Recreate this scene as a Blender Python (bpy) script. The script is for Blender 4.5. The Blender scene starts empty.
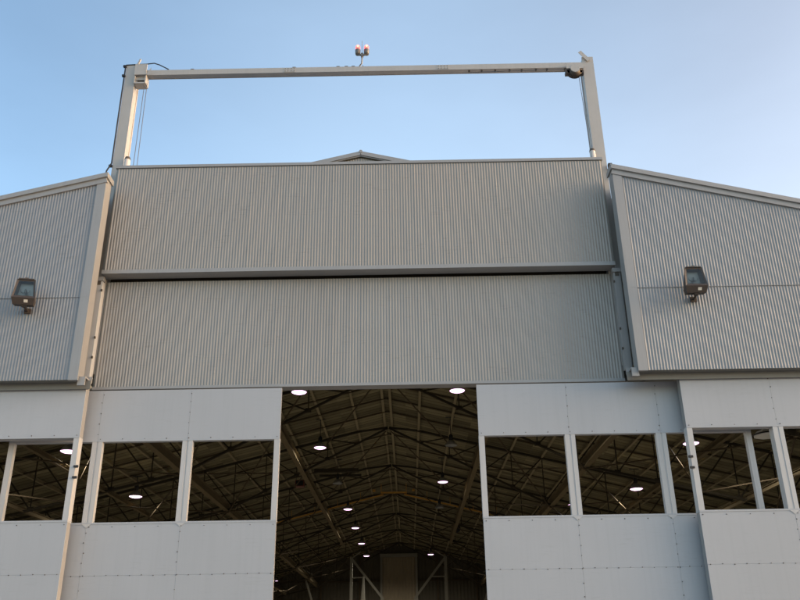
import bpy, math, random
from mathutils import Vector, Matrix
random.seed(7)
C = bpy.context.scene
col = C.collection
R = math.radians

# ------------------------------------------------------------------ materials
def mat(name, base, rough=0.6, metal=0.0, var=0.08, scale=1.5, streak=0.0, tint=None, bump=0.0, emit=None, spots=0.0, scuff=0.0):
    m = bpy.data.materials.new(name); m.use_nodes = True
    nt = m.node_tree; N = nt.nodes; L = nt.links
    p = N['Principled BSDF']
    p.inputs['Roughness'].default_value = rough
    p.inputs['Metallic'].default_value = metal
    if emit:
        p.inputs['Base Color'].default_value = (*base, 1)
        p.inputs['Emission Color'].default_value = (*emit[0], 1)
        p.inputs['Emission Strength'].default_value = emit[1]
        return m
    tc = N.new('ShaderNodeTexCoord')
    def noise(sc, vec=(1, 1, 1), detail=5, rough_=0.6):
        mp = N.new('ShaderNodeMapping'); mp.inputs['Scale'].default_value = vec
        L.new(tc.outputs['Object'], mp.inputs['Vector'])
        n = N.new('ShaderNodeTexNoise'); n.inputs['Scale'].default_value = sc
        n.inputs['Detail'].default_value = detail; n.inputs['Roughness'].default_value = rough_
        L.new(mp.outputs['Vector'], n.inputs['Vector']); return n
    def mix(fac, a, b, mode='MIX'):
        x = N.new('ShaderNodeMix'); x.data_type = 'RGBA'; x.blend_type = mode
        if isinstance(fac, float): x.inputs[0].default_value = fac
        else: L.new(fac, x.inputs[0])
        for i, v in ((6, a), (7, b)):
            if isinstance(v, tuple): x.inputs[i].default_value = (*v, 1)
            else: L.new(v, x.inputs[i])
        return x.outputs[2]
    lo = tuple(c * (1 - var) for c in base); hi = tuple(c * (1 + var) for c in base)
    c = mix(noise(scale).outputs['Fac'], lo, hi)
    if tint:
        n2 = noise(scale * .35, (1, 1, .5), 3)
        r = N.new('ShaderNodeMapRange'); r.inputs[1].default_value = .4; r.inputs[2].default_value = .65
        L.new(n2.outputs['Fac'], r.inputs[0]); 
        c = mix(r.outputs[0], c, tint)
    if streak > 0:
        n3 = noise(1.0, (9, 9, .25), 6, .7)
        r = N.new('ShaderNodeMapRange'); r.inputs[1].default_value = .48; r.inputs[2].default_value = .78
        r.inputs[4].default_value = streak
        L.new(n3.outputs['Fac'], r.inputs[0])
        c = mix(r.outputs[0], c, tuple(x * .45 for x in base))
    if scuff > 0:                     # long scuffs and rubbed dirt patches
        n5 = noise(.9, (1, 1, 2.2), 8, .75); n6 = noise(7, (.35, 1, 3.5), 3)
        mm = N.new('ShaderNodeMath'); mm.operation = 'MULTIPLY'; L.new(n5.outputs['Fac'], mm.inputs[0]); L.new(n6.outputs['Fac'], mm.inputs[1])
        r = N.new('ShaderNodeMapRange'); r.inputs[1].default_value = .30; r.inputs[2].default_value = .42; r.inputs[4].default_value = scuff
        L.new(mm.outputs[0], r.inputs[0])
        c = mix(r.outputs[0], c, (base[0] * .62, base[1] * .6, base[2] * .56))
    if spots > 0:
        n4 = noise(26, (1, 1, 1), 2)
        r = N.new('ShaderNodeMapRange'); r.inputs[1].default_value = .7; r.inputs[2].default_value = .76
        r.inputs[4].default_value = spots
        L.new(n4.outputs['Fac'], r.inputs[0])
        c = mix(r.outputs[0], c, (base[0] * .5, base[1] * .42, base[2] * .35))
    L.new(c, p.inputs['Base Color'])
    rr = N.new('ShaderNodeMapRange'); rr.inputs[3].default_value = rough - .1; rr.inputs[4].default_value = min(1, rough + .12)
    L.new(noise(scale * 3).outputs['Fac'], rr.inputs[0]); L.new(rr.outputs[0], p.inputs['Roughness'])
    if bump > 0:
        b = N.new('ShaderNodeBump'); b.inputs['Strength'].default_value = bump; b.inputs['Distance'].default_value = .02
        L.new(noise(scale * 1.2, (1, 1, .6), 3).outputs['Fac'], b.inputs['Height']); L.new(b.outputs[0], p.inputs['Normal'])
    return m

M = {}
M['wing'] = mat('grey corrugated sheet', (.248, .258, .272), .5, .2, .07, .6, .16, (.238, .246, .258), scuff=.3)
M['crown'] = mat('warm grey corrugated sheet', (.29, .282, .268), .55, .15, .07, .5, .12, (.31, .29, .268), scuff=.35)
M['crown2'] = mat('grey door cladding', (.298, .292, .28), .55, .15, .07, .5, .14, (.285, .275, .262), scuff=.35)
M['trim'] = mat('grey folded flashing', (.305, .305, .305), .5, .2, .07, .9, .16)
M['trimd'] = mat('dull grey steel channel', (.20, .20, .185), .6, .2, .1, 1.2, .1)
M['door'] = mat('white painted door sheet', (.385, .40, .425), .45, .0, .05, .7, .10, (.362, .378, .402), bump=.2, scuff=.13)
M['doorgap'] = mat('sheet joint', (.27, .27, .27), .8)
M['mull'] = mat('off white window post paint', (.46, .46, .46), .5, .0, .07, 1.3, .2)
M['bolt'] = mat('rusty bolt heads', (.10, .085, .07), .7, .3)
M['post'] = mat('galvanised gantry steel', (.42, .40, .375), .55, .3, .1, 1.4, .15)
M['black'] = mat('black rubber cable', (.015, .015, .017), .6)
M['wire'] = mat('steel wire rope', (.12, .12, .13), .5, .6)
M['box'] = mat('pale enclosure', (.6, .55, .52), .5)
M['lampgrey'] = mat('weathered dark bronze housing', (.065, .052, .045), .5, .3, .15, 6, .1)
M['lampback'] = mat('floodlight reflector', (.33, .33, .32), .42, .7, .05, 4)
M['sticker'] = mat('white sticker', (.6, .58, .52), .6)
M['steel'] = mat('brown primed truss steel', (.085, .065, .04), 1., .0, .2, 3)
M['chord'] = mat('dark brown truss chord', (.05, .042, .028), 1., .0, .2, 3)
M['purlin'] = mat('tan painted purlin', (.27, .23, .145), 1., .0, .15, 3)
M['girder'] = mat('brown longitudinal girder', (.155, .122, .07), 1., .0, .15, 2)
M['ochre'] = mat('ochre truss bars', (.55, .30, .07), .6, .0, .2, 2)
M['wallin'] = mat('dim brown inner cladding', (.10, .09, .065), .8, .0, .2, .4, .2)
M['panelin'] = mat('tan end door cladding', (.29, .24, .16), .8, .0, .12, .6, .2)
M['frame'] = mat('cream brace steel', (.25, .235, .18), .6, .0, .1, 2)
M['reflector'] = mat('grey enamel lamp reflector', (.30, .30, .28), .4)
M['ballast'] = mat('black lamp ballast', (.02, .02, .02), .6)
M['red'] = mat('dull red heater casing', (.16, .045, .03), .6)
M['fan'] = mat('dark fan cage', (.012, .012, .014), .7)
M['pipe'] = mat('grey conduit', (.16, .15, .14), .5, .4)
M['concrete'] = mat('apron concrete', (.30, .29, .27), .85, .0, .2, .3, 0, (.24, .235, .22), bump=.2)
M['grassy'] = mat('dry airfield ground', (.16, .15, .09), .95, .0, .3, .05)
M['floor'] = mat('hangar floor concrete', (.36, .33, .28), .6, .0, .15, .3)
M['lit'] = mat('glowing lamp glass', (1, 1, 1), .5, emit=((1.0, .60, .95), .75))
M['beacon'] = mat('glowing red beacon', (.8, .1, .05), .3, emit=((1.0, .11, .11), .6))
M['beaconcore'] = mat('beacon bulb', (1, .8, .6), .3, emit=((1.0, .42, .22), .5))

def glassmat():
    m = bpy.data.materials.new('clear flood glass'); m.use_nodes = True
    nt = m.node_tree; N = nt.nodes; L = nt.links; N.clear()
    o = N.new('ShaderNodeOutputMaterial'); t = N.new('ShaderNodeBsdfTransparent'); g = N.new('ShaderNodeBsdfGlossy')
    t.inputs[0].default_value = (.75, .8, .8, 1); g.inputs['Roughness'].default_value = .08
    f = N.new('ShaderNodeFresnel'); f.inputs[0].default_value = 1.6
    x = N.new('ShaderNodeMixShader'); L.new(f.outputs[0], x.inputs[0]); L.new(t.outputs[0], x.inputs[1]); L.new(g.outputs[0], x.inputs[2])
    L.new(x.outputs[0], o.inputs[0]); return m
M['glass'] = glassmat()
for k in ('steel', 'chord', 'purlin', 'girder', 'wallin', 'panelin', 'ochre'): M[k].node_tree.nodes['Principled BSDF'].inputs['Specular IOR Level'].default_value = .08
M['dish'] = mat('white lamp dish', (.75, .75, .7), .5)

def deckmat():
    m = mat('brown roof deck boards', (.205, .18, .108), .85, .0, .2, .8)
    nt = m.node_tree; N = nt.nodes; L = nt.links; p = N['Principled BSDF']
    src = p.inputs['Base Color'].links[0].from_socket
    tc = N.new('ShaderNodeTexCoord'); sp = N.new('ShaderNodeSeparateXYZ'); L.new(tc.outputs['Object'], sp.inputs[0])
    # board joints: one every 0.62 m along the hangar, each board with its own tone
    ad = N.new('ShaderNodeMath'); ad.operation = 'MULTIPLY'; ad.inputs[1].default_value = 1 / .62; L.new(sp.outputs['Y'], ad.inputs[0])
    fl = N.new('ShaderNodeMath'); fl.operation = 'FLOOR'; L.new(ad.outputs[0], fl.inputs[0])
    fr = N.new('ShaderNodeMath'); fr.operation = 'FRACT'; L.new(ad.outputs[0], fr.inputs[0])
    bx = N.new('ShaderNodeMath'); bx.operation = 'MULTIPLY'; bx.inputs[1].default_value = 1 / 4.4; L.new(sp.outputs['X'], bx.inputs[0])
    bf = N.new('ShaderNodeMath'); bf.operation = 'FLOOR'; L.new(bx.outputs[0], bf.inputs[0])
    cb = N.new('ShaderNodeCombineXYZ'); L.new(fl.outputs[0], cb.inputs[0]); L.new(bf.outputs[0], cb.inputs[1])
    wn = N.new('ShaderNodeTexWhiteNoise'); wn.noise_dimensions = '3D'; L.new(cb.outputs[0], wn.inputs['Vector'])
    r1 = N.new('ShaderNodeMapRange'); r1.inputs[3].default_value = .62; r1.inputs[4].default_value = 1.25; L.new(wn.outputs['Value'], r1.inputs[0])
    lt = N.new('ShaderNodeMath'); lt.operation = 'LESS_THAN'; lt.inputs[1].default_value = .12; L.new(fr.outputs[0], lt.inputs[0])
    r2 = N.new('ShaderNodeMapRange'); r2.inputs[3].default_value = 1; r2.inputs[4].default_value = .4; L.new(lt.outputs[0], r2.inputs[0])
    mu = N.new('ShaderNodeMath'); mu.operation = 'MULTIPLY'; L.new(r1.outputs[0], mu.inputs[0]); L.new(r2.outputs[0], mu.inputs[1])
    vm = N.new('ShaderNodeVectorMath'); vm.operation = 'SCALE'; L.new(src, vm.inputs[0]); L.new(mu.outputs[0], vm.inputs['Scale'])
    L.new(vm.outputs[0], p.inputs['Base Color'])
    return m
M['deck'] = deckmat(); M['deck'].node_tree.nodes['Principled BSDF'].inputs['Specular IOR Level'].default_value = .05

# ------------------------------------------------------------------ mesh helpers
class MB:
    def __init__(s): s.v = []; s.f = []; s.mi = []; s.sm = []; s.cur = 0
    def add(s, vs, fs, smooth=False):
        n = len(s.v); s.v += [tuple(v) for v in vs]
        for f in fs: s.f.append([n + i for i in f]); s.mi.append(s.cur); s.sm.append(smooth)
    def box(s, x0, x1, y0, y1, z0, z1):
        s.add([(x0, y0, z0), (x1, y0, z0), (x1, y1, z0), (x0, y1, z0), (x0, y0, z1), (x1, y0, z1), (x1, y1, z1), (x0, y1, z1)],
              [(0, 3, 2, 1), (4, 5, 6, 7), (0, 1, 5, 4), (1, 2, 6, 5), (2, 3, 7, 6), (3, 0, 4, 7)])
    def bar(s, a, b, w, h, up=(0, 0, 1)):
        a, b = Vector(a), Vector(b); d = (b - a).normalized(); u = Vector(up)
        if abs(d.dot(u)) > .98: u = Vector((0, 1, 0))
        r = d.cross(u).normalized() * w / 2; t = r.cross(d).normalized() * h / 2
        vs = [p + x for p in (a, b) for x in (-r - t, r - t, r + t, -r + t)]
        s.add(vs, [(3, 2, 1, 0), (4, 5, 6, 7), (0, 1, 5, 4), (1, 2, 6, 5), (2, 3, 7, 6), (3, 0, 4, 7)])
    def angle(s, a, b, w, t=.012):          # a pair of thin flanges: rolled angle
        s.bar(a, b, w, t)
        a2 = Vector(a) - Vector((0, 0, w / 2)); b2 = Vector(b) - Vector((0, 0, w / 2)); s.bar(a2, b2, t, w)
    def ibeam(s, a, b, w, h, tf=.02, tw=.015):
        a, b = Vector(a), Vector(b); d = (b - a).normalized(); u = Vector((0, 0, 1)); r = d.cross(u).normalized(); t = r.cross(d).normalized()
        s.bar(a + t * (h / 2 - tf / 2), b + t * (h / 2 - tf / 2), w, tf); s.bar(a - t * (h / 2 - tf / 2), b - t * (h / 2 - tf / 2), w, tf)
        s.bar(a, b, tw, h - 2 * tf)
    def tube(s, pts, r, n=10, caps=True, smooth=True):
        pts = [Vector(p) for p in pts]; rs = r if isinstance(r, (list, tuple)) else [r] * len(pts); rings = []
        for i, p in enumerate(pts):
            d = (pts[min(i + 1, len(pts) - 1)] - pts[max(i - 1, 0)]).normalized()
            u = Vector((0, 0, 1)) if abs(d.z) < .95 else Vector((0, 1, 0))
            x = d.cross(u).normalized(); y = x.cross(d).normalized()
            rings.append([p + (x * math.cos(2 * math.pi * k / n) + y * math.sin(2 * math.pi * k / n)) * rs[i] for k in range(n)])
        vs = [q for ring in rings for q in ring]; fs = []
        for i in range(len(pts) - 1):
            for k in range(n): fs.append((i * n + k, i * n + (k + 1) % n, (i + 1) * n + (k + 1) % n, (i + 1) * n + k))
        s.add(vs, fs, smooth)
        if caps: s.add(rings[0], [tuple(range(n))]); s.add(rings[-1], [tuple(range(n))])
    def lathe(s, c, prof, n=20, smooth=True, axis='Z'):
        vs = []; fs = []
        for (r, z) in prof:
            for k in range(n):
                a = 2 * math.pi * k / n
                if axis == 'Z': vs.append((c[0] + r * math.cos(a), c[1] + r * math.sin(a), c[2] + z))
                else: vs.append((c[0] + r * math.cos(a), c[1] + z, c[2] + r * math.sin(a)))
        for i in range(len(prof) - 1):
            for k in range(n): fs.append((i * n + k, i * n + (k + 1) % n, (i + 1) * n + (k + 1) % n, (i + 1) * n + k))
        s.add(vs, fs, smooth)
    def disc(s, c, r, n=20, ny=0):
        s.add([(c[0] + r * math.cos(2 * math.pi * k / n), c[1] + (0 if ny else r * math.sin(2 * math.pi * k / n)), c[2] + (r * math.sin(2 * math.pi * k / n) if ny else 0)) for k in range(n)], [tuple(range(n))])
    def build(s, name, mats, parent=None, loc=(0, 0, 0)):
        me = bpy.data.meshes.new(name)
        l = Vector(loc); me.from_pydata([tuple(Vector(v) - l) for v in s.v], [], s.f)
        if not isinstance(mats, (list, tuple)): mats = [mats]
        for m in mats: me.materials.append(m)
        for p, i, sm in zip(me.polygons, s.mi, s.sm): p.material_index = i; p.use_smooth = sm
        me.update(); o = bpy.data.objects.new(name, me); o.location = l; col.objects.link(o)
        if parent:
            o.parent = parent
            o.matrix_parent_inverse = Matrix.Identity(4)
            w = Vector(parent_world(parent)); o.location = l - w
        return o
def parent_world(o):
    p = Vector((0, 0, 0))
    while o: p += o.location; o = o.parent
    return p
def tag(o, label=None, cat=None, group=None, kind=None):
    if label: o['label'] = label
    if cat: o['category'] = cat
    if group: o['group'] = group
    if kind: o['kind'] = kind
    return o
def empty(name, loc, label, cat, group=None):
    o = bpy.data.objects.new(name, None); o.location = loc; col.objects.link(o); o.empty_display_size = .3
    return tag(o, label, cat, group)

def corrugate(mb, x0, x1, z0f, z1f, y, pitch, amp, seg=6, sheet=None, rows=1):
    """sinusoidal sheet facing -Y between x0 and x1; z0f / z1f give bottom and top at x"""
    n = max(1, round((x1 - x0) / pitch)); dx = (x1 - x0) / n / seg; vs = []; fs = []
    for i in range(n * seg + 1):
        x = x0 + i * dx; w = i // seg
        yy = y + amp * math.cos(2 * math.pi * i / seg)
        if sheet and (w % sheet) == 0 and i % seg in (2, 3, 4): yy -= amp * .35
        for k in range(rows + 1):
            t = k / rows; vs.append((x, yy, z0f(x) * (1 - t) + z1f(x) * t))
    m = rows + 1
    for i in range(n * seg):
        for k in range(rows): fs.append((i * m + k, (i + 1) * m + k, (i + 1) * m + k + 1, i * m + k + 1))
    mb.add(vs, fs, True)

# ------------------------------------------------------------------ layout numbers (metres)
CX = -1.42                      # centre line of the hangar
SL = .245                       # roof slope
RZ = 18.37                      # outside ridge height
XL, XR = CX - 32, CX + 32
YF, YW = 25.0, 23.2             # gable plane, front of the side bays
YB = 127.0                      # far wall
def roofz(x): return RZ - SL * abs(x - CX)
RM = RZ - .19
def roofm(x): return RM - SL * abs(x - CX)
WL, WR = -9.55, 6.79            # inner ends of the two side bays

# ------------------------------------------------------------------ ground
def sheet(name, x0, x1, y0, y1, z, m):
    b = MB(); b.add([(x0, y0, z), (x1, y0, z), (x1, y1, z), (x0, y1, z)], [(0, 1, 2, 3)]); o = b.build(name, m); tag(o, kind='structure'); return o
sheet('ground', -2500, 2500, -2500, 2500, 0, M['grassy'])
sheet('apron', -120, 120, -90, 25.2, .004, M['concrete'])
sheet('hangar_floor', XL, XR, 25.21, YB, .006, M['floor'])

# ------------------------------------------------------------------ HANGAR
H = empty('aircraft_hangar', (CX, YF, 0), 'grey corrugated aircraft hangar with white sliding doors and a tall raised centre bay', 'hangar')
def T(*a): return a

# roof: sheet outside, boarded deck beneath
b = MB()
for s in (-1, 1):
    e = CX + s * 32.4
    ze = roofm(e)
    vs = [(CX, YF - .12, RM), (e, YF - .12, ze), (e, YB + .3, ze), (CX, YB + .3, RM)]
    b.cur = 0; b.add(vs, [(0, 1, 2, 3)])
    b.cur = 1; b.add([(v[0], v[1], v[2] - .22) for v in vs], [(0, 1, 2, 3)])
    b.cur = 0; b.add([vs[1], vs[2], (vs[2][0], vs[2][1], vs[2][2] - .22), (vs[1][0], vs[1][1], vs[1][2] - .22)], [(0, 1, 2, 3)])
roof = b.build('roof', [M['wing'], M['deck']], H)
# gable trim (two stepped folds) and ridge cap
b = MB()
for s in (-1, 1):
    e = CX + s * 9.2
    b.bar((CX, YF - .15, RM - .09), (e, YF - .15, roofm(e) - .09), .06, .15)
    b.bar((CX, YF - .11, RM - .18), (e, YF - .11, roofm(e) - .18), .06, .05)
b.tube([(CX, YF - .2, RM - .03), (CX, YB, RM - .03)], .06, 10)
b.build('gable_trim', M['trim'], roof)

# gable wall above the centre bay
b = MB(); corrugate(b, CX - 8.4, CX + 8.4, lambda x: 13.4, lambda x: roofm(x) - .2, YF - .06, .09, .009)
b.build('gable_wall', M['crown'], H)
# outer shell walls
for x0, x1 in ((XL, WL - .55), (WR + .55, XR)):
    b = MB(); b.add([(x0, YF + .05, 9.75), (x1, YF + .05, 9.75), (x1, YF + .05, roofm(x1) - .23), (x0, YF + .05, roofm(x0) - .23)], [(0, 1, 2, 3)])
    b.build('front_wall', M['wallin'], H)
for x in (XL, XR):
    b = MB(); b.box(x - .1, x + .1, YF, YB, 0, roofm(x) - .24); b.build('side_wall', M['wallin'], H)
# far wall with girts
b = MB(); b.cur = 0
vs = [(XL, YB, 0), (XR, YB, 0), (XR, YB, roofm(XR) - .23), (CX, YB, RM - .23), (XL, YB, roofm(XL) - .23)]
b.add(vs, [(0, 1, 2, 3, 4)])
corrugate(b, CX - 30, CX + 30, lambda x: .1, lambda x: roofm(x) - .5, YB - .06, .5, .05, 4)
b.cur = 1
for z in (3.2, 6.4, 9.6, 12.8):
    for x0, x1 in ((XL, -4.1), (1.35, XR)): b.box(x0, x1, YB - .32, YB - .13, z - .08, z + .08)
fw = b.build('far_wall', [M['wallin'], M['steel']], H)
b = MB()
b.box(-4.05, 1.3, YB - .2, YB - .16, .1, 16.1)
corrugate(b, -3.75, 1.0, lambda x: .1, lambda x: 16.05, YB - .24, .42, .04, 4)
b.build('end_panel', M['panelin'], fw)
b = MB()
for x in (-3.92, 1.17): b.box(x - .14, x + .14, YB - .55, YB - .3, .1, 16.5)
b.box(-4.1, 1.35, YB - .62, YB - .28, 16.1, 16.55)
b.build('panel_frame', M['frame'], fw)
b = MB()
for k in range(-5, 6):
    x = CX + k * 5.6 + (0 if k else 1.0)
    if abs(x - CX) < 4: continue
    b = MB(); b.box(x - .12, x + .12, YB - .5, YB - .33, 0, roofm(x) - .6); b.build('wall_column', M['steel'], fw)

# purlins running the length of the roof
CI = -1.27
POFF = [.26] + [2.18 * k for k in range(1, 14)]
for s in (-1, 1):
    for off in POFF:
        x = CI + s * off; z = roofm(x) - .22
        b = MB(); b.box(x - .03, x + .03, YF + .4, YB - .1, z - .21, z - .012)
        b.box(x - .085, x + .085, YF + .4, YB - .1, z - .232, z - .212)
        b.cur = 1; b.box(x + .032 * s, x + .10 * s, YF + .4, YB - .1, z - .208, z - .03)
        b.build('purlin', [M['purlin'], M['chord']], roof)
# rafters across, under the deck
yy = 28.3; k = 0
while yy < 126:
    if (yy - 34.5) % 12.4 > .3 and (yy - 34.5) % 12.4 < 12.1:
        b = MB()
        for s in (-1, 1):
            e = CI + s * 30
            b.bar((CI, yy, RM - .42), (e, yy, roofm(e) - .42), .05, .11)
        b.build('rafter', M['steel'], roof)
    yy += 3.1

# three hinged roof trusses: top chord follows the roof, bottom chord drops away from the ridge pin
def botz(off):
    if off <= 11.2: return 17.35 - .5 * off + .0
    if off <= 26: return 11.75 - .235 * (off - 11.2)
    return 8.27 - (off - 26) * 1.6
def topz(off): return RM - .5 - SL * off - .0
for ti in range(8):
    Y = 34.5 + 12.4 * ti
    tr = bpy.data.objects.new('roof_truss', None); col.objects.link(tr); tr.parent = H; tr.location = (0, Y - YF, 0)
    for s in (-1, 1):
        b = MB()
        def P(off, z): return (CI + s * off, Y, z)
        b.bar(P(.05, 17.42), P(2.18, topz(2.18)), .16, .13); b.bar(P(2.18, topz(2.18)), P(30, topz(30)), .16, .15)
        b.build('top_chord', M['chord'], tr)
        b = MB()
        b.bar(P(.05, 17.38), P(11.2, botz(11.2)), .16, .12); b.bar(P(11.2, botz(11.2)), P(26, botz(26)), .16, .13)
        b.bar(P(26, botz(26)), P(30.6, 0), .35, .35)
        b.build('bottom_chord', M['chord'], tr)
        b = MB(); nodes = [2.18 * k for k in range(1, 13)]
        for i, o in enumerate(nodes):
            if o > 2.5: b.bar(P(o, botz(o)), P(o, topz(o)), .06, .06)
            if i + 1 < len(nodes):
                n2 = nodes[i + 1]
                b.bar(P(o, botz(o)), P(n2, topz(n2)), .075, .075)
        b.bar(P(26.2, botz(26)), P(31, topz(31)), .3, .3)
        for o in nodes:
            if o > 2.5: b.box(CI + s * o - .17, CI + s * o + .17, Y - .012, Y + .012, botz(o) - .08, botz(o) + .18)
        b.build('web', M['chord'], tr)

# longitudinal girders under the trusses
for s in (-1, 1):
    for off, z, y1 in ((6.0, 14.25, 96.6), (11.35, 11.9, 121.3)):
        b = MB(); b.ibeam((CI + s * off, 34.4, z), (CI + s * off, y1, z), .34, .50)
        b.build('longitudinal_girder', M['girder'], H)
    for off in (15.6, 20.0):
        b = MB(); z = botz(off) + .1; b.ibeam((CI + s * off, 34.4, z), (CI + s * off, 121.3, z), .2, .25)
        b.build('longitudinal_girder', M['girder'], H)
# cross bracing rods between trusses in the plane of the bottom chords
for ti in range(7):
    Y0 = 34.5 + 12.4 * ti; Y1 = Y0 + 12.4
    for s in (-1, 1):
        for (o0, o1) in ((.2, 6.0), (11.2, 6.0), (11.2, 17.5), (21.5, 17.5)):
            b = MB()
            b.tube([(CI + s * o0, Y0, botz(o0) - .12), (CI + s * o1, Y1, botz(o1) - .12)], .045, 6)
            if o0 > 3: b.tube([(CI + s * o1, Y0, botz(o1) - .2), (CI + s * o0, Y1, botz(o0) - .2)], .045, 6)
            b.build('brace_rod', M['steel'], H)
# ochre coloured bars following one truss, with a short level bar at the ridge
b = MB(); Y = 80.6
b.bar((CI - 1.25, Y, 16.75), (CI + 1.25, Y, 16.75), .12, .14)
for s in (-1, 1):
    b.bar((CI + s * 1.0, Y + .3, 16.62), (CI + s * 22, Y + .3, 16.62 - SL * 21), .11, .12)
    b.bar((CI + s * 1.2, Y, 16.5), (CI + s * 1.2, Y, 17.6), .05, .05)
    b.bar((CI + s * 2.0, Y, 16.95), (CI + s * 1.75, Y, 16.95), .2, .2)
    for k in range(1, 8): b.tube([(CI + s * (1 + k * 2.18), Y + .3, 16.62 - SL * k * 2.18), (CI + s * (1 + k * 2.18), Y + .3, 17.4 - SL * k * 2.18)], .02, 5)
b.build('ochre_bars', M['ochre'], H)
# dark trunking across two bays
b = MB()
b.box(-6.9, -3.6, 62.2, 62.6, 14.9, 15.15); b.build('trunking', M['chord'], H)
b = MB(); b.box(-6.9, -3.6, 66.2, 66.5, 15.4, 15.55); b.build('trunking', M['chord'], H)
# braced frames carrying the last trusses
for s in (-1, 1):
    b = MB(); x = CI + s * 6.1; Y = 113
    b.box(x - .17, x + .17, Y - .15, Y + .15, 0, 14.6)
    b.bar((x, Y, 14.45), (CI + s * 2.0, Y, 9.4), .28, .28, (0, 1, 0)); b.bar((CI + s * 2.0, Y - .01, 9.4), (x, Y - .01, 4.2), .27, .27, (0, 1, 0))
    b.bar((x - s * .1, Y - .02, 12.05), (x - s * 1.9, Y - .02, 12.05), .12, .12)
    b.bar((x - s * .1, Y - .3, 14.45), (x - s * 1.35, Y - 3, 14.9), .1, .1)
    b.build('braced_frame', M['frame'], H)
    b = MB(); x = CI + s * 12.4
    b.bar((x, Y, 13.2), (x - s * 1.5, Y, 8.7), .22, .22, (0, 1, 0)); b.bar((x - s * 1.5, Y, 8.7), (x - s * 2.2, Y, 0), .22, .22, (0, 1, 0))
    b.bar((x, Y - .02, 13.15), (x - s * 1.4, Y - .02, 12.5), .14, .14)
    b.build('raking_post', M['frame'], H)

# ------------------------------------------------------------------ side bays (wings)
LAP = 12.02
def wing(x0, x1, inner):       # inner = x of the end next to the centre bay
    s = 1 if inner == x1 else -1
    root = bpy.data.objects.new('side_bay', None); col.objects.link(root); root.parent = H; root.location = (inner - CX, YW - YF, 0)
    a, c = (x0, x1 - .27) if s == 1 else (x0 + .27, x1)
    b = MB(); corrugate(b, a, c, lambda x: LAP, lambda x: roofz(x) - .33, YW + .012, .09, .0085, 8, 10)
    b.cur = 1; b.box(a, c, YW + .001, YW + .03, LAP - .014, LAP - .001)
    b.build('upper_cladding', [M['wing'], M['wing']], root)
    b = MB(); corrugate(b, a, c, lambda x: 9.38, lambda x: LAP + .02, YW + .024, .09, .0085, 8, 10)
    b.build('lower_cladding', M['wing'], root)
    # corner flashing: front face and return
    zi = roofz(inner)
    e0, e1 = (inner - .285, inner) if s == 1 else (inner, inner + .285)
    b = MB(); b.box(e0, e1, YW - .022, YW + .06, 9.36, LAP - .01); b.box(e0, e1, YW - .025, YW + .06, LAP - .012, zi - .26)
    xi = inner - s * .06
    b.box(min(xi, inner), max(xi, inner), YW + .06, YW + .42, 9.5, zi - .12)
    b.build('corner_flashing', M['trim'], root)
    # two stepped roof edge folds
    o0 = x0 if s == 1 else x1
    b = MB()
    b.bar((inner + s * .03, YW - .05, zi - .075), (o0, YW - .05, roofz(o0) - .075), .12, .15)
    b.bar((inner + s * .015, YW - .01, zi - .245), (o0, YW - .01, roofz(o0) - .245), .08, .17)
    b.bar((inner + s * .02, YW - .09, zi - .08), (inner + s * .02, YW + .5, zi - .08), .05, .18)
    b.build('edge_trim', M['trim'], root)
    b = MB()
    xi2 = inner - s * .5
    b.add([(inner, YW, zi), (o0, YW, roofz(o0)), (o0, YW + .5, roofz(o0)), (inner, YW + .5, zi)], [(0, 1, 2, 3)])
    b.add([(xi2, YW + .5, roofz(xi2)), (o0, YW + .5, roofz(o0)), (o0, YF - .13, roofz(o0)), (xi2, YF - .13, roofz(xi2))], [(0, 1, 2, 3)])
    b.build('bay_roof', M['wing'], root)
    # return wall behind the rail and soffit
    b = MB()
    xr = inner - s * .5
    b.box(min(inner, xr) + .01, max(inner, xr) - .01, YW + .42, YW + .46, 9.5, zi - .2)
    b.box(xr - .03, xr + .03, YW + .46, YF + .05, 9.4, roofz(xr) - .1)
    b.build('return_wall', M['trimd'], root)
    b = MB(); b.box(min(inner - s * .02, o0), max(inner - s * .02, o0), YW + .07, YW + .34, 9.40, 9.5)
    b.box(min(inner - s * .02, o0), max(inner - s * .02, o0), YW + .34, YF + .0, 9.47, 9.55)
    b.build('soffit', M['trimd'], root)
    # door head channel hanging beneath
    b = MB(); b.box(min(inner + s * .25, o0), max(inner + s * .25, o0), YW + .36, YW + .42, 9.2, 9.46)
    b.build('head_channel', M['trimd'], root)
    # folded bracket at the bottom corner
    b = MB()
    p0, p1 = sorted((inner - s * .04, inner + s * .17))
    b.box(p0, p1, YW + .1, YW + .16, 9.24, 9.5); b.box(p0, p1, YW + .16, YW + .46, 9.47, 9.52)
    p0, p1 = sorted((inner + s * .03, inner + s * .22)); b.box(p0, p1, YW + .5, YW + .56, 9.42, 9.62)
    b.build('corner_bracket', M['trim'], root)
    return root
tag(wing(-33, WL, WL), 'left side bay wall of grey corrugated sheet with a warm lit corner return')
tag(wing(WR, 31, WR), 'right side bay wall of grey corrugated sheet with a shaded blue corner return')

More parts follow.
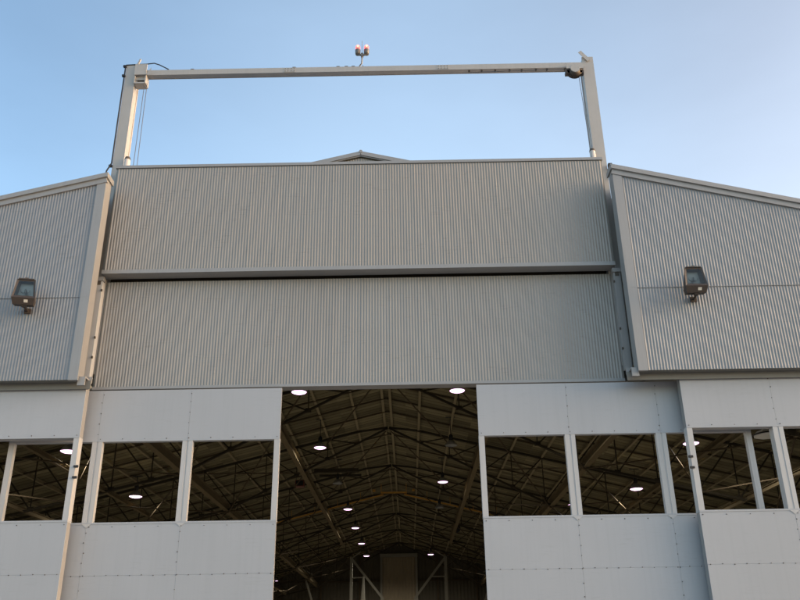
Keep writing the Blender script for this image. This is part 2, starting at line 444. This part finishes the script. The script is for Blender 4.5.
# ------------------------------------------------------------------ tail doors (centre bay)
UX0, UX1 = -9.60, 6.73
ud = bpy.data.objects.new('tail_door', None); col.objects.link(ud); ud.parent = H; ud.location = (0, 24 - YF, 13.2); tag(ud, 'upper tail door panel with the raised top edge')
b = MB(); corrugate(b, UX0 + .03, UX1 - .03, lambda x: 13.28, lambda x: 17.08, 24.02, .0905, .0085, 6, 10, 2)
b.build('cladding', M['crown'], ud)
b = MB(); b.box(UX0, UX1, 24.04, 24.34, 13.22, 17.1); b.build('backing', M['trimd'], ud)
b = MB(); b.box(UX0 - .03, UX1 + .03, 23.985, 24.37, 17.101, 17.2); b.build('top_cap', M['trim'], ud)
b = MB(); b.box(UX0 - .01, UX1 + .01, 23.975, 24.02, 13.16, 13.29); b.box(UX0 - .01, UX1 + .01, 24.02, 24.42, 13.16, 13.2)
b.build('bottom_flange', M['trim'], ud)
ld = bpy.data.objects.new('tail_door', None); col.objects.link(ld); ld.parent = H; ld.location = (0, 24.4 - YF, 9.45); tag(ld, 'lower tail door panel set back beneath the upper one')
b = MB(); corrugate(b, UX0 + .06, UX1 - .06, lambda x: 9.52, lambda x: 13.06, 24.44, .0905, .0085, 6, 10, 2)
b.build('cladding', M['crown2'], ld)
b = MB(); b.box(UX0 + .03, UX1 - .03, 24.46, 24.72, 9.50, 13.07); b.build('backing', M['trimd'], ld)
b = MB(); b.box(UX0 + .03, UX1 - .03, 24.405, 24.46, 9.44, 9.53); b.box(UX0 + .03, UX1 - .03, 24.46, 24.8, 9.44, 9.48)
b.build('bottom_lip', M['trim'], ld)
# dark sheet stands in for the shade between the panels, with a rail inside
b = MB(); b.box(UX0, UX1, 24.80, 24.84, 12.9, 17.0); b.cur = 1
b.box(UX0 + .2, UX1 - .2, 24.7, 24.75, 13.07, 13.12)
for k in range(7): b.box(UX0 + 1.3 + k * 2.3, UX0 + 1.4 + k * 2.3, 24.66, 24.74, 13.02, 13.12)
b.build('gap_shade_rail', [M['chord'], M['trimd']], H)
# header girder the doors run under
b = MB(); b.box(-9.9, 7.1, 24.81, 25.05, 9.62, 9.95)
b.box(WL - 24, WR + 24, 25.06, 25.4, 9.72, 9.95)
b.build('door_header', M['trimd'], H)
# vertical guide rails beside the lower tail door
for x0, x1, s in ((-9.80, -9.575, 1), (6.665, 6.885, -1)):
    b = MB(); b.box(x0, x1, 24.1, 24.2, 9.72, 13.08); b.box(x0 + .02, x1 - .02, 24.2, 24.4, 9.75, 13.05)
    b.cur = 1
    b.box(x0 + .05, x1 - .05, 24.08, 24.1, 12.83, 12.95); 
    xx = x1 if s == 1 else x0
    for z in (10.35, 11.0, 12.6): b.box(xx - .02, xx + .02, 24.07, 24.13, z, z + .07)
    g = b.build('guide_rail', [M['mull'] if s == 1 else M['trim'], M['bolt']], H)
    b = MB(); b.box(x0 - .03, x1 + .03, 24.06, 24.24, 12.96, 13.1); b.build('rail_cap', M['trim'], g)

# ------------------------------------------------------------------ sliding doors
def bolts(b, pts, y):
    for (x, z) in pts:
        r = .0145 * random.uniform(.8, 1.25)
        b.lathe((x, y, z), [(r, 0), (r * .8, -.012), (0.001, -.014)], 6, False, 'Y')
def sliding_door(x0, x1, y, th, cuts, label):
    """cuts = x of mullion centres incl. both edge posts; windows lie between them"""
    root = bpy.data.objects.new('sliding_door', None); col.objects.link(root); root.parent = H; root.location = ((x0 + x1) / 2 - CX, y - YF, 0); tag(root, label)
    zs, zh, zt = 5.43, 7.76, 9.33
    g = .0016; cen = cuts
    b = MB()
    b.cur = 1; b.box(x0 + .01, x1 - .01, y + .016, y + th, .12, zs - .01)
    b.cur = 0
    xs = [x0] + list(cen[1:-1]) + [x1]; zz = [.12, 1.55, 3.99, zs]
    for i in range(len(xs) - 1):
        for j in range(3): b.box(xs[i] + g, xs[i + 1] - g, y + random.uniform(0, .003), y + .016, zz[j] + g, zz[j + 1] - g)
    b.box(x0 - .001, x1 + .001, y - .01, y + th + .01, zs - .05, zs + .002)
    b.cur = 2
    pts = []
    for xc in xs[1:-1]:
        for z in (.5, .9, 1.3, 1.8, 2.2, 2.55, 2.9, 3.25, 3.6, 3.98, 4.33, 4.6, 4.88, 5.15): pts.append((xc + .02 * random.uniform(-1, 1), z))
    n = int((x1 - x0) / .33)
    for k in range(n + 1): pts.append((x0 + .08 + (x1 - x0 - .16) * k / n, 3.99 + random.uniform(-.012, .012)))
    for k in range(n // 2 + 1): pts.append((x0 + .08 + (x1 - x0 - .16) * k / (n // 2), 5.31))
    bolts(b, pts, y - .001)
    b.build('lower_panel', [M['door'], M['doorgap'], M['bolt']], root)
    b = MB(); b.cur = 1; b.box(x0 + .01, x1 - .01, y + .016, y + th, zh + .01, zt)
    b.cur = 0
    for i in range(len(xs) - 1): b.box(xs[i] + g, xs[i + 1] - g, y + random.uniform(0, .003), y + .016, zh + g, zt)
    b.box(x0 - .001, x1 + .001, y - .004, y + th + .01, zh, zh + .03)
    b.cur = 2; pts = [(xc + .02 * random.uniform(-1, 1), z) for xc in xs[1:-1] for z in (7.98, 8.3, 8.62, 8.95, 9.2)]
    pts += [(x0 + .08 + (x1 - x0 - .16) * k / n, 7.84) for k in range(0, n + 1, 2)]
    bolts(b, pts, y - .001)
    b.build('upper_panel', [M['door'], M['doorgap'], M['bolt']], root)
    for i, xc in enumerate(cen):
        b = MB()
        if i in (0, len(cen) - 1):
            e = x0 if i == 0 else x1; w = .16; a0, a1 = (e, e + w) if i == 0 else (e - w, e)
            b.box(a0, a1, y + .006, y + th, zs, zh)
        else:
            b.box(xc - .15, xc - .025, y + .004, y + th, zs, zh); b.box(xc + .025, xc + .15, y + .004, y + th, zs, zh); b.box(xc - .025, xc + .025, y + .02, y + th, zs, zh)
            b.add([(xc - .13, y - .012, zs - .04), (xc + .13, y - .012, zs - .04), (xc, y - .012, zs - .15)], [(0, 2, 1)])
        b.build('mullion', M['mull'], root)
    return root
P0 = 2.66
sliding_door(-11.70, -3.72, 24.18, .17, [-11.62, -9.09, -6.43, -3.80], 'inner left sliding door, its edge at the dark opening')
sliding_door(2.14, 10.12, 24.18, .17, [2.22, 4.81, 7.48, 10.04], 'inner right sliding door, its edge at the dark opening')
sliding_door(-17.5, -9.44, 23.66, .28, [-17.42, -14.8, -12.12, -9.52], 'outer left sliding door, in front of the inner one')
sliding_door(8.08, 16.1, 23.66, .28, [8.16, 10.70, 13.4, 16.02], 'outer right sliding door, in front of the inner one')
# small latches on the outer door edges
for x, z in ((-9.43, 6.93), (-9.43, 6.62), (8.065, 6.93), (8.065, 6.62)):
    b = MB(); b.box(x - .05, x + .07, 23.63, 23.7, z - .03, z + .03); b.build('door_latch', M['black'], H)

# ------------------------------------------------------------------ gantry above the roof
G = empty('lifting_gantry', (CX, 24.6, 0), 'tall galvanised steel portal frame standing over the hangar centre bay with cables', 'gantry')
for s in (-1, 1):
    x0, x1 = (-9.95, -9.58) if s == -1 else (6.62, 7.02)
    b = MB(); b.box(x0, x1, 24.45, 24.52, 9.96, 21.8); b.box(x0 + .02, x1 - .02, 24.52, 24.86, 9.96, 21.78); b.box(x0, x1, 24.86, 24.93, 9.96, 21.8)
    b.build('post', M['post'], G)
b = MB(); b.box(-9.575, 6.615, 24.44, 24.47, 21.33, 21.55); b.box(-9.575, 6.615, 24.47, 24.67, 21.34, 21.37); b.box(-9.575, 6.615, 24.47, 24.67, 21.5, 21.54); b.box(-9.575, 6.615, 24.67, 24.70, 21.33, 21.55)
b.cur = 1
for k in range(9):
    x = 2.4 + k * .5 + random.uniform(-.1, .1); b.box(x, x + .05, 24.5, 24.6, 21.31, 21.34)
for x in (-7.6, -3.9, -2.3, -2.0, -1.75): b.box(x, x + .12, 24.45, 24.55, 21.55, 21.59)
b.cur = 0
for x in (-4.2, 1.35): b.box(x, x + .42, 24.428, 24.44, 21.35, 21.53)
b.cur = 1
for x in (-4.2, 1.35):
    for u in (.05, .15, .27, .37):
        for zz in (21.39, 21.49): b.box(x + u - .012, x + u + .012, 24.415, 24.428, zz - .012, zz + .012)
b.build('crossbeam', [M['post'], M['bolt']], G)
# left sheave box
b = MB(); b.box(-9.58, -9.15, 24.30, 24.34, 21.25, 21.72); b.box(-9.58, -9.54, 24.34, 24.7, 20.92, 21.26); b.box(-9.19, -9.15, 24.34, 24.7, 20.92, 21.26)
b.box(-9.54, -9.19, 24.34, 24.7, 20.9, 20.95); b.box(-9.57, -9.16, 24.42, 24.46, 21.1, 21.25)
b.add([(-9.15, 24.29, 21.25), (-8.98, 24.29, 21.55), (-8.98, 24.29, 21.25)], [(0, 1, 2)])
b.build('sheave_box', M['post'], G)
b = MB(); b.lathe((-9.36, 24.5, 21.08), [(.02, -.05), (.13, -.05), (.10, 0), (.13, .05), (.02, .05)], 18, True, 'Y'); b.build('sheave', M['bolt'], G)
# right sheave with round housing
b = MB(); b.box(5.99, 6.60, 24.30, 24.34, 21.18, 21.42)
b.lathe((6.30, 24.32, 21.18), [(.0, -.035), (.17, -.035), (.17, .02), (0, .02)], 20, False, 'Y')
b.build('sheave_box', M['post'], G)
b = MB(); b.lathe((6.29, 24.44, 21.16), [(.02, -.08), (.28, -.08), (.22, 0), (.28, .08), (.02, .08)], 24, True, 'Y'); b.box(5.96, 6.1, 24.36, 24.56, 21.02, 21.14); b.box(6.48, 6.61, 24.36, 24.56, 21.02, 21.14); b.build('sheave', M['lampgrey'], G)
# slanting end plates at the two top corners
b = MB(); b.add([(-9.62, 24.38, 21.62), (-9.54, 24.38, 21.60), (-9.44, 24.38, 22.02), (-9.48, 24.38, 22.02)], [(0, 1, 2, 3)]); b.add([(-9.62, 24.42, 21.62), (-9.54, 24.42, 21.60), (-9.44, 24.42, 22.02), (-9.48, 24.42, 22.02)], [(0, 3, 2, 1)])
b.bar((-9.58, 24.4, 21.6), (-9.45, 24.4, 22.02), .05, .05); b.build('end_plate', M['post'], G)
b = MB(); b.bar((6.55, 24.40, 22.0), (6.85, 24.40, 21.6), .13, .02, (0, 1, 0)); b.build('end_plate', M['post'], G)
# wire ropes
for xt, xb in ((-9.22, -9.17), (-9.13, -9.04), (6.44, 6.50), (6.53, 6.56)):
    b = MB(); b.tube([(xt, 24.48, 21.0), (xb, 24.3, 17.25)], .011, 5); b.build('wire_rope', M['wire'], G)
b = MB(); b.tube([(2.5, 24.5, 21.24), (6.2, 24.42, 21.24)], .012, 5); b.build('wire_rope', M['wire'], G)
# black cables
b = MB(); b.tube([(-9.98, 24.44, 21.78), (-9.985, 24.44, 19.5), (-9.98, 24.44, 17.6), (-10.06, 24.3, 17.2), (-10.04, 24.2, 16.6)], .028, 6)
for z in (21.72, 21.3, 17.47, 16.72): b.box(-10.05, -9.94, 24.38, 24.46, z - .04, z + .04)
b.tube([(-9.97, 24.44, 21.80), (-9.5, 24.44, 21.82), (-9.2, 24.44, 21.83), (-8.95, 24.44, 21.86), (-8.75, 24.44, 21.78), (-8.55, 24.44, 21.66), (-8.4, 24.46, 21.58)], .02, 6)
b.build('power_cable', M['black'], G)
b = MB(); b.tube([(7.05, 24.44, 17.0), (7.08, 24.4, 16.6)], .04, 6); b.box(7.03, 7.16, 24.3, 24.42, 17.0, 17.16); b.build('power_cable', M['black'], G)
for x in (-9.42, 6.56):
    b = MB(); b.tube([(x, 24.38, 17.1), (x, 24.38, 17.68)], .10, 12); b.cur = 1; b.tube([(x, 24.38, 17.68), (x, 24.38, 17.78)], [.11, .08], 12)
    b.build('limit_switch', [M['box'], M['bolt']], G)

# ------------------------------------------------------------------ red obstruction beacon
B = empty('obstruction_beacon', (-1.4, 24.6, 21.56), 'twin red glowing obstruction light on a thin bent stalk above the gantry crossbeam', 'beacon')
b = MB(); b.tube([(-1.54, 24.6, 21.54), (-1.45, 24.6, 21.72), (-1.385, 24.6, 21.82), (-1.375, 24.6, 22.2)], .027, 8)
b.tube([(-1.27, 24.6, 21.54), (-1.36, 24.6, 21.72)], .014, 6)
b.box(-1.42, -1.33, 24.55, 24.65, 22.12, 22.26)
b.tube([(-1.54, 24.6, 22.26), (-1.44, 24.6, 22.2), (-1.31, 24.6, 22.2), (-1.21, 24.6, 22.26)], .045, 8); b.build('stalk', M['pipe'], B)
b = MB(); b.tube([(-1.378, 24.6, 22.26), (-1.378, 24.6, 22.85)], .008, 5); b.build('spike', M['pipe'], B)
for x in (-1.535, -1.215):
    b = MB(); b.lathe((x, 24.6, 22.24), [(.001, -.03), (.085, -.02), (.098, .06), (.10, .17), (.09, .2), (.001, .2)], 16); h = b.build('lamp_body', M['pipe'], B)
    b = MB(); b.lathe((x, 24.6, 22.44), [(.083, 0), (.088, .08), (.078, .15), (.045, .2), (.001, .215)], 16); d = b.build('red_dome', M['beacon'], B)
    b = MB(); b.lathe((x, 24.54, 22.54), [(.0, -.06), (.034, -.05), (.045, 0), (.034, .04), (0, .05)], 12, True, 'Y'); b.build('bulb', M['beaconcore'], B)

# ------------------------------------------------------------------ floodlights on the side bays
def floodlight(x, z, yaw, arm, label, first=None):
    t = empty('floodlight', (x, YW, z), label, 'floodlight', 'floodlights on the side bay walls')
    if first:
        for ch in first.children:
            c = ch.copy(); col.objects.link(c); c.parent = t; c.rotation_euler = (0, 0, yaw)
            for g in ch.children: d = g.copy(); col.objects.link(d); d.parent = c
        return t
    # housing: wide lower rim, narrower top; the glass faces outward and a little down
    def pt(u, v, w): return (x + u, YW - .62 + v, z + w)
    o = [(-.33, -.02, -.22), (.33, -.02, -.22), (.26, .05, .40), (-.26, .05, .40)]           # front rim
    k = [(-.30, .34, -.22), (.30, .34, -.22), (.20, .30, .36), (-.20, .30, .36)]             # back
    low = [(-.33, -.02, -.22), (.33, -.02, -.22), (.29, .10, -.40), (-.29, .10, -.40)]
    b = MB()
    i0 = [(-.265, .01, -.15), (.265, .01, -.15), (.205, .065, .345), (-.205, .065, .345)]
    ring = o + i0 + k
    b.add([pt(*p) for p in ring], [(0, 1, 5, 4), (1, 2, 6, 5), (2, 3, 7, 6), (3, 0, 4, 7), (0, 3, 11, 8), (1, 9, 10, 2), (3, 2, 10, 11)])
    lv = [pt(*p) for p in low] + [pt(-.27, .36, -.36), pt(.27, .36, -.36), pt(*k[0]), pt(*k[1])]
    b.add(lv, [(0, 3, 2, 1), (3, 4, 5, 2), (4, 6, 7, 5), (0, 6, 4, 3), (1, 2, 5, 7)])
    b.box(x - .22, x + .22, YW - .60, YW - .40, z + .39, z + .425); b.box(x - .05, x + .05, YW - .58, YW - .45, z + .425, z + .455)
    b.add([pt(*k[i]) for i in (0, 1, 2, 3)], [(0, 3, 2, 1)])
    hs = b.build('housing', M['lampgrey'], t, (x, YW, z))
    b = MB(); q = [(-.24, .26, -.14), (.24, .26, -.14), (.17, .24, .33), (-.17, .24, .33)]
    b.add([pt(*p) for p in i0 + q], [(4, 5, 6, 7), (0, 4, 7, 3), (1, 2, 6, 5), (3, 7, 6, 2), (0, 1, 5, 4)])
    b.tube([pt(-.15, .17, .1), pt(-.12, .165, .02), pt(0, .16, -.02), pt(.10, .165, .02), pt(.12, .17, .1)], .012, 6)
    b.tube([pt(0, .16, .0), pt(0, .16, .12)], [.035, .025], 10)
    b.build('reflector', M['lampback'], hs, (x, YW, z))
    b = MB(); b.add([pt(p[0], p[1] - .004, p[2]) for p in i0], [(0, 1, 2, 3)]); b.build('glass', M['glass'], hs, (x, YW, z))
    b = MB(); b.add([pt(.03, .015, -.27), pt(.14, .015, -.27), pt(.14, .06, -.345), pt(.03, .06, -.345)], [(0, 1, 2, 3)])
    vv = b.v; b.v = [(p[0], p[1] - .014, p[2] - .004) for p in vv]
    b.build('label_plate', M['sticker'], hs, (x, YW, z))
    b = MB(); b.tube([pt(.02, .2, -.36), pt(.02, .22, -.40), pt(.04, .35, -.41), pt(.05, .62, -.41)], .035, 8); b.box(x - .05, x + .15, YW - .05, YW - .008, z - .49, z - .33)
    b.box(x - .05, x + .09, YW - .48, YW - .36, z - .43, z - .37)
    b.build('wall_arm', M['lampgrey'], t, (x, YW, z))
    return t
f1 = floodlight(8.66, 11.98, 0, 1, 'dark bronze floodlight with clear glass on the right side bay wall')
f2 = floodlight(-11.42, 11.97, .22, 1, 'dark bronze floodlight turned slightly aside on the left side bay wall', f1)

# ------------------------------------------------------------------ hanging lamps in the hangar
def lamp_parts(t, lit, x, y, z, hang):
    b = MB(); n = 22
    b.lathe((x, y, z), [(.40, 0), (.405, .02), (.33, .16), (.20, .30), (.12, .36), (.001, .37)], n)
    b.build('reflector', M['reflector'], t, (x, y, z))
    b = MB()
    if lit: b.lathe((x, y, z), [(.39, .012), (.36, -.02), (.27, -.055), (.15, -.075), (.001, -.08)], n)
    else: b.disc((x, y, z + .16), .31, n)
    b.build('lamp_glass', M['lit'] if lit else M['glass'], t, (x, y, z))
    b = MB(); b.lathe((x, y, z + .36), [(.001, 0), (.10, 0), (.13, .1), (.13, .32), (.05, .42), (.001, .42)], 12); b.build('ballast', M['ballast'], t, (x, y, z))
    b = MB(); b.tube([(x, y, z + .75), (x, y, z + hang)], .025, 6); b.box(x - .3, x + .3, y - .03, y + .03, z + hang - .06, z + hang); b.build('stem', M['ballast'], t, (x, y, z))
lamp_n = [None]
def lamp_light(t):
    if lamp_n[0] is None:
        l = bpy.data.lights.new('lamp_light', 'SPOT'); l.energy = 400; l.spot_size = R(168); l.spot_blend = .5; l.shadow_soft_size = 0; l.color = (1.0, .93, .84); lamp_n[0] = l
    o = bpy.data.objects.new('lamp_light', lamp_n[0]); col.objects.link(o); o.parent = t; o.location = (0, 0, -.1)
def child_copy(src, t):
    for ch in src.children:
        c = ch.copy(); col.objects.link(c); c.parent = t
LG = 'high bay lamps hanging in the hangar'
rowL, rowR = -5.45, 2.95
lamps = [
 (rowL - .12, 42.1, 1, 'lit lamp at the top left corner of the open doorway, just under the tail door'),
 (rowL - .22, 54.3, 1, 'lit lamp second from the top in the left row through the open doorway'),
 (rowL, 66.2, 0, 'unlit grey lamp in the left row, between the second and third lit ones'),
 (rowL, 78.0, 1, 'lit lamp third from the top in the left row through the open doorway'),
 (rowL, 89.4, 1, 'lit lamp fourth from the top in the left row through the open doorway'),
 (rowL, 101.6, 1, 'lit lamp fifth from the top in the left row, last but one'),
 (rowL, 113.7, 1, 'small lit lamp at the bottom of the left row beside the left braced frame'),
 (rowR - .22, 42.3, 1, 'big lit lamp at the top right of the open doorway, just under the tail door'),
 (rowR, 54.3, 0, 'unlit pale lamp in the right row, below the topmost lit one'),
 (rowR - .12, 66.2, 1, 'lit lamp midway down the right of the open doorway'),
 (rowR, 78.0, 0, 'unlit lamp in the right row near the ochre bars'),
 (rowR, 113.2, 1, 'small lit lamp at the bottom of the right row beside the right braced frame'),
 (-22.2, 54.2, 1, 'lit lamp seen through the window of the outer left door'),
 (-22.6, 70.2, 1, 'lit lamp seen through the middle window of the inner left door'),
 (19.1, 70.4, 1, 'lit lamp seen through the second window of the inner right door'),
 (18.85, 54.8, 1, 'lit lamp seen through the left window of the outer right door'),
 (15.13, 77.6, 1, 'tiny lamp glint beside the first inner window post of the right door'),
]
srcs = {}; lamps_lit = []
for (x, y, lit, lab) in lamps:
    if lab is None: continue
    z = 14.8; off = abs(x - CX)
    far = off > 12
    hang = min(1.95, roofz(x) - .42 - z)
    z_ = z
    if hang < .9:
        z_ = roofz(x) - .42 - 1.3; k = (z_ - 1.6) / (z - 1.6); x, y = x * k, y * k; hang = 1.3      # same sight line, hung lower under the low roof
    t = empty('high_bay_lamp', (x, y, z_), lab, 'lamp', LG)
    key = (lit, round(hang, 2))
    if key in srcs: child_copy(srcs[key], t)
    else: lamp_parts(t, lit, x, y, z_, hang); srcs[key] = t
    if lit: lamps_lit.append(t)
for q in lamps_lit: lamp_light(q)
t = empty('high_bay_lamp', (-17.18, 113, 11.8), 'tiny lit lamp low down at the edge of the left door', 'lamp', LG)
lamp_parts(t, 1, -17.18, 113, 11.8, 1.3)
lamp_light(t)
# big unlit dish close behind the right outer door window
t = empty('wide_lamp_dish', (13.15, 30.0, 9.04), 'wide unlit white lamp dish at the top of the outer right door window', 'lamp')
b = MB(); b.lathe((13.15, 30, 9.04), [(.001, .01), (.44, .0), (.52, .03), (.50, .08), (.36, .2), (.14, .28), (.001, .28)], 8, False); b.build('dish', M['dish'], t, (13.15, 30, 9.04))
b = MB(); b.lathe((13.15, 30, 9.04), [(.53, .035), (.54, .06), (.51, .09)], 16); b.build('rim', M['ballast'], t, (13.15, 30, 9.04))
b = MB(); b.tube([(13.15, 30, 9.04 + .25), (13.15, 30, 9.04 + 3.2)], .03, 6); b.tube([(13.15 - .28, 29.6, 9.04 + .3), (13.15 + .2, 29.5, 9.04 - .12)], .02, 5); b.build('stem', M['ballast'], t, (13.15, 30, 9.04))

# dull red heater box and dark round fan under the roof
t = empty('unit_heater', (-8.4, 66, 14.6), 'dull red box heater hanging left of the left girder', 'heater')
b = MB(); b.box(-8.75, -8.05, 65.7, 66.3, 14.55, 15.05); b.build('casing', M['red'], t, (-8.4, 66, 14.6))
b = MB(); b.box(-8.68, -8.12, 65.66, 65.7, 14.62, 14.98)
for k in range(5): b.box(-8.68, -8.12, 65.63, 65.66, 14.64 + k * .07, 14.66 + k * .07)
b.build('grille', M['ballast'], t, (-8.4, 66, 14.6))
b = MB()
for x in (-8.7, -8.1): b.tube([(x, 66, 15.0), (x, 66, 16.2)], .02, 5)
b.build('hanger', M['ballast'], t, (-8.4, 66, 14.6))
t = empty('round_fan', (5.2, 91, 14.6), 'black round ceiling fan cage beside the lower end of the right girder', 'fan')
b = MB(); b.lathe((5.2, 91, 14.8), [(.0, -.22), (.3, -.2), (.40, -.05), (.40, .12), (.28, .2), (0, .22)], 18, True, 'Y'); b.build('cage', M['fan'], t, (5.2, 91, 14.6))
b = MB(); b.tube([(5.2, 91, 15.1), (5.2, 91, 16.3)], .03, 6); b.build('hanger', M['ballast'], t, (5.2, 91, 14.6))
# pale tapering mast standing on the floor
t = empty('tapered_mast', (-5.8, 112, 0), 'pale tapering mast standing on the hangar floor in front of the left braced frame', 'mast')
b = MB(); b.tube([(-5.8, 111.6, 0), (-5.78, 111.6, 9.3), (-5.72, 111.6, 12.05)], [.42, .3, .12], 12); b.build('shaft', M['frame'], t, (-5.8, 112, 0))
b = MB(); b.box(-6.5, -5.1, 111.0, 112.4, .01, .3); b.build('base', M['trimd'], t, (-5.8, 112, 0))

# ------------------------------------------------------------------ sky and light
SUN_AZ, SUN_EL = R(92), R(13)
w = bpy.data.worlds.new('World'); C.world = w; w.use_nodes = True
nt = w.node_tree; N = nt.nodes; L = nt.links; bg = N['Background']
sky = N.new('ShaderNodeTexSky'); sky.sky_type = 'NISHITA'; sky.sun_disc = False
sky.sun_elevation = SUN_EL; sky.sun_rotation = SUN_AZ; sky.air_density = 1.0; sky.dust_density = 2.5; sky.ozone_density = 1.0
tn = N.new('ShaderNodeMix'); tn.data_type = 'RGBA'; tn.blend_type = 'MULTIPLY'; tn.inputs[0].default_value = 1
tn.inputs[7].default_value = (1.02, .99, .95, 1); L.new(sky.outputs[0], tn.inputs[6])
# faint high haze wisps
wt = N.new('ShaderNodeTexCoord'); wm = N.new('ShaderNodeMapping'); wm.inputs['Scale'].default_value = (1.2, 1.2, 3.0); L.new(wt.outputs['Generated'], wm.inputs['Vector'])
wz = N.new('ShaderNodeTexNoise'); wz.inputs['Scale'].default_value = 2.6; wz.inputs['Detail'].default_value = 5; L.new(wm.outputs[0], wz.inputs['Vector'])
wr = N.new('ShaderNodeMapRange'); wr.inputs[1].default_value = .35; wr.inputs[2].default_value = .75; wr.inputs[3].default_value = .96; wr.inputs[4].default_value = 1.06; L.new(wz.outputs['Fac'], wr.inputs[0])
sx = N.new('ShaderNodeSeparateXYZ'); L.new(wt.outputs['Generated'], sx.inputs[0])
sr = N.new('ShaderNodeMapRange'); sr.inputs[1].default_value = -.45; sr.inputs[2].default_value = .45; L.new(sx.outputs['X'], sr.inputs[0])
cr = N.new('ShaderNodeValToRGB'); L.new(sr.outputs[0], cr.inputs[0]); e = cr.color_ramp.elements; cr.color_ramp.interpolation = 'EASE'
e[0].color = (.64, .70, .73, 1); e[1].color = (.78, .70, .655, 1); q = e.new(.46); q.color = (1.06, 1.03, .98, 1)
tm = N.new('ShaderNodeMix'); tm.data_type = 'RGBA'; tm.blend_type = 'MULTIPLY'; tm.inputs[0].default_value = 1; L.new(tn.outputs[2], tm.inputs[6]); L.new(cr.outputs[0], tm.inputs[7]); tn = tm
ws = N.new('ShaderNodeVectorMath'); ws.operation = 'SCALE'; L.new(tn.outputs[2], ws.inputs[0]); L.new(wr.outputs[0], ws.inputs['Scale'])
zr = N.new('ShaderNodeMapRange'); zr.inputs[1].default_value = .48; zr.inputs[2].default_value = .70; zr.inputs[3].default_value = 1.16; zr.inputs[4].default_value = .97; L.new(sx.outputs['Z'], zr.inputs[0])
w2 = N.new('ShaderNodeVectorMath'); w2.operation = 'SCALE'; L.new(ws.outputs[0], w2.inputs[0]); L.new(zr.outputs[0], w2.inputs['Scale'])
L.new(w2.outputs[0], bg.inputs[0]); bg.inputs[1].default_value = .15
sl = bpy.data.lights.new('sun', 'SUN'); sl.energy = .5; sl.angle = R(75); sl.color = (1, .89, .80)
so = bpy.data.objects.new('sun', sl); col.objects.link(so)
d = Vector((math.sin(SUN_AZ) * math.cos(SUN_EL), math.cos(SUN_AZ) * math.cos(SUN_EL), math.sin(SUN_EL)))
so.rotation_euler = d.to_track_quat('Z', 'Y').to_euler(); so.location = d * 60

# ------------------------------------------------------------------ camera
def basis(p, y, r):
    cp, sp, cy, sy, cr, sr = math.cos(p), math.sin(p), math.cos(y), math.sin(y), math.cos(r), math.sin(r)
    X = Vector((1, 0, 0)); Y = Vector((0, sp, cp)); Z = Vector((0, -cp, sp))
    X, Y = cy * X + sy * Y, -sy * X + cy * Y
    Rm = Matrix(((cr, -sr, 0), (sr, cr, 0), (0, 0, 1)))
    return Rm @ X, Rm @ Y, Rm @ Z
bX, bY, bZ = basis(.411667, -.00488, -.01515)
rot = Matrix(((bX[0], -bX[1], -bX[2]), (bY[0], -bY[1], -bY[2]), (bZ[0], -bZ[1], -bZ[2])))
cd = bpy.data.cameras.new('camera'); cam = bpy.data.objects.new('camera', cd); col.objects.link(cam)
cam.matrix_world = Matrix.Translation((0, 0, 1.6)) @ rot.to_4x4()
cd.lens = 837.3 / 800 * 36; cd.sensor_width = 36; cd.clip_start = .05; cd.clip_end = 6000
C.camera = cam
C.view_settings.view_transform = 'Standard'; C.view_settings.look = 'None'; C.view_settings.gamma = 1; C.view_settings.exposure = 1.85
C.view_settings.use_curve_mapping = False
C.render.engine = 'CYCLES'; C.cycles.use_denoising = True; C.cycles.max_bounces = 8; C.cycles.diffuse_bounces = 5; C.cycles.sample_clamp_indirect = 6
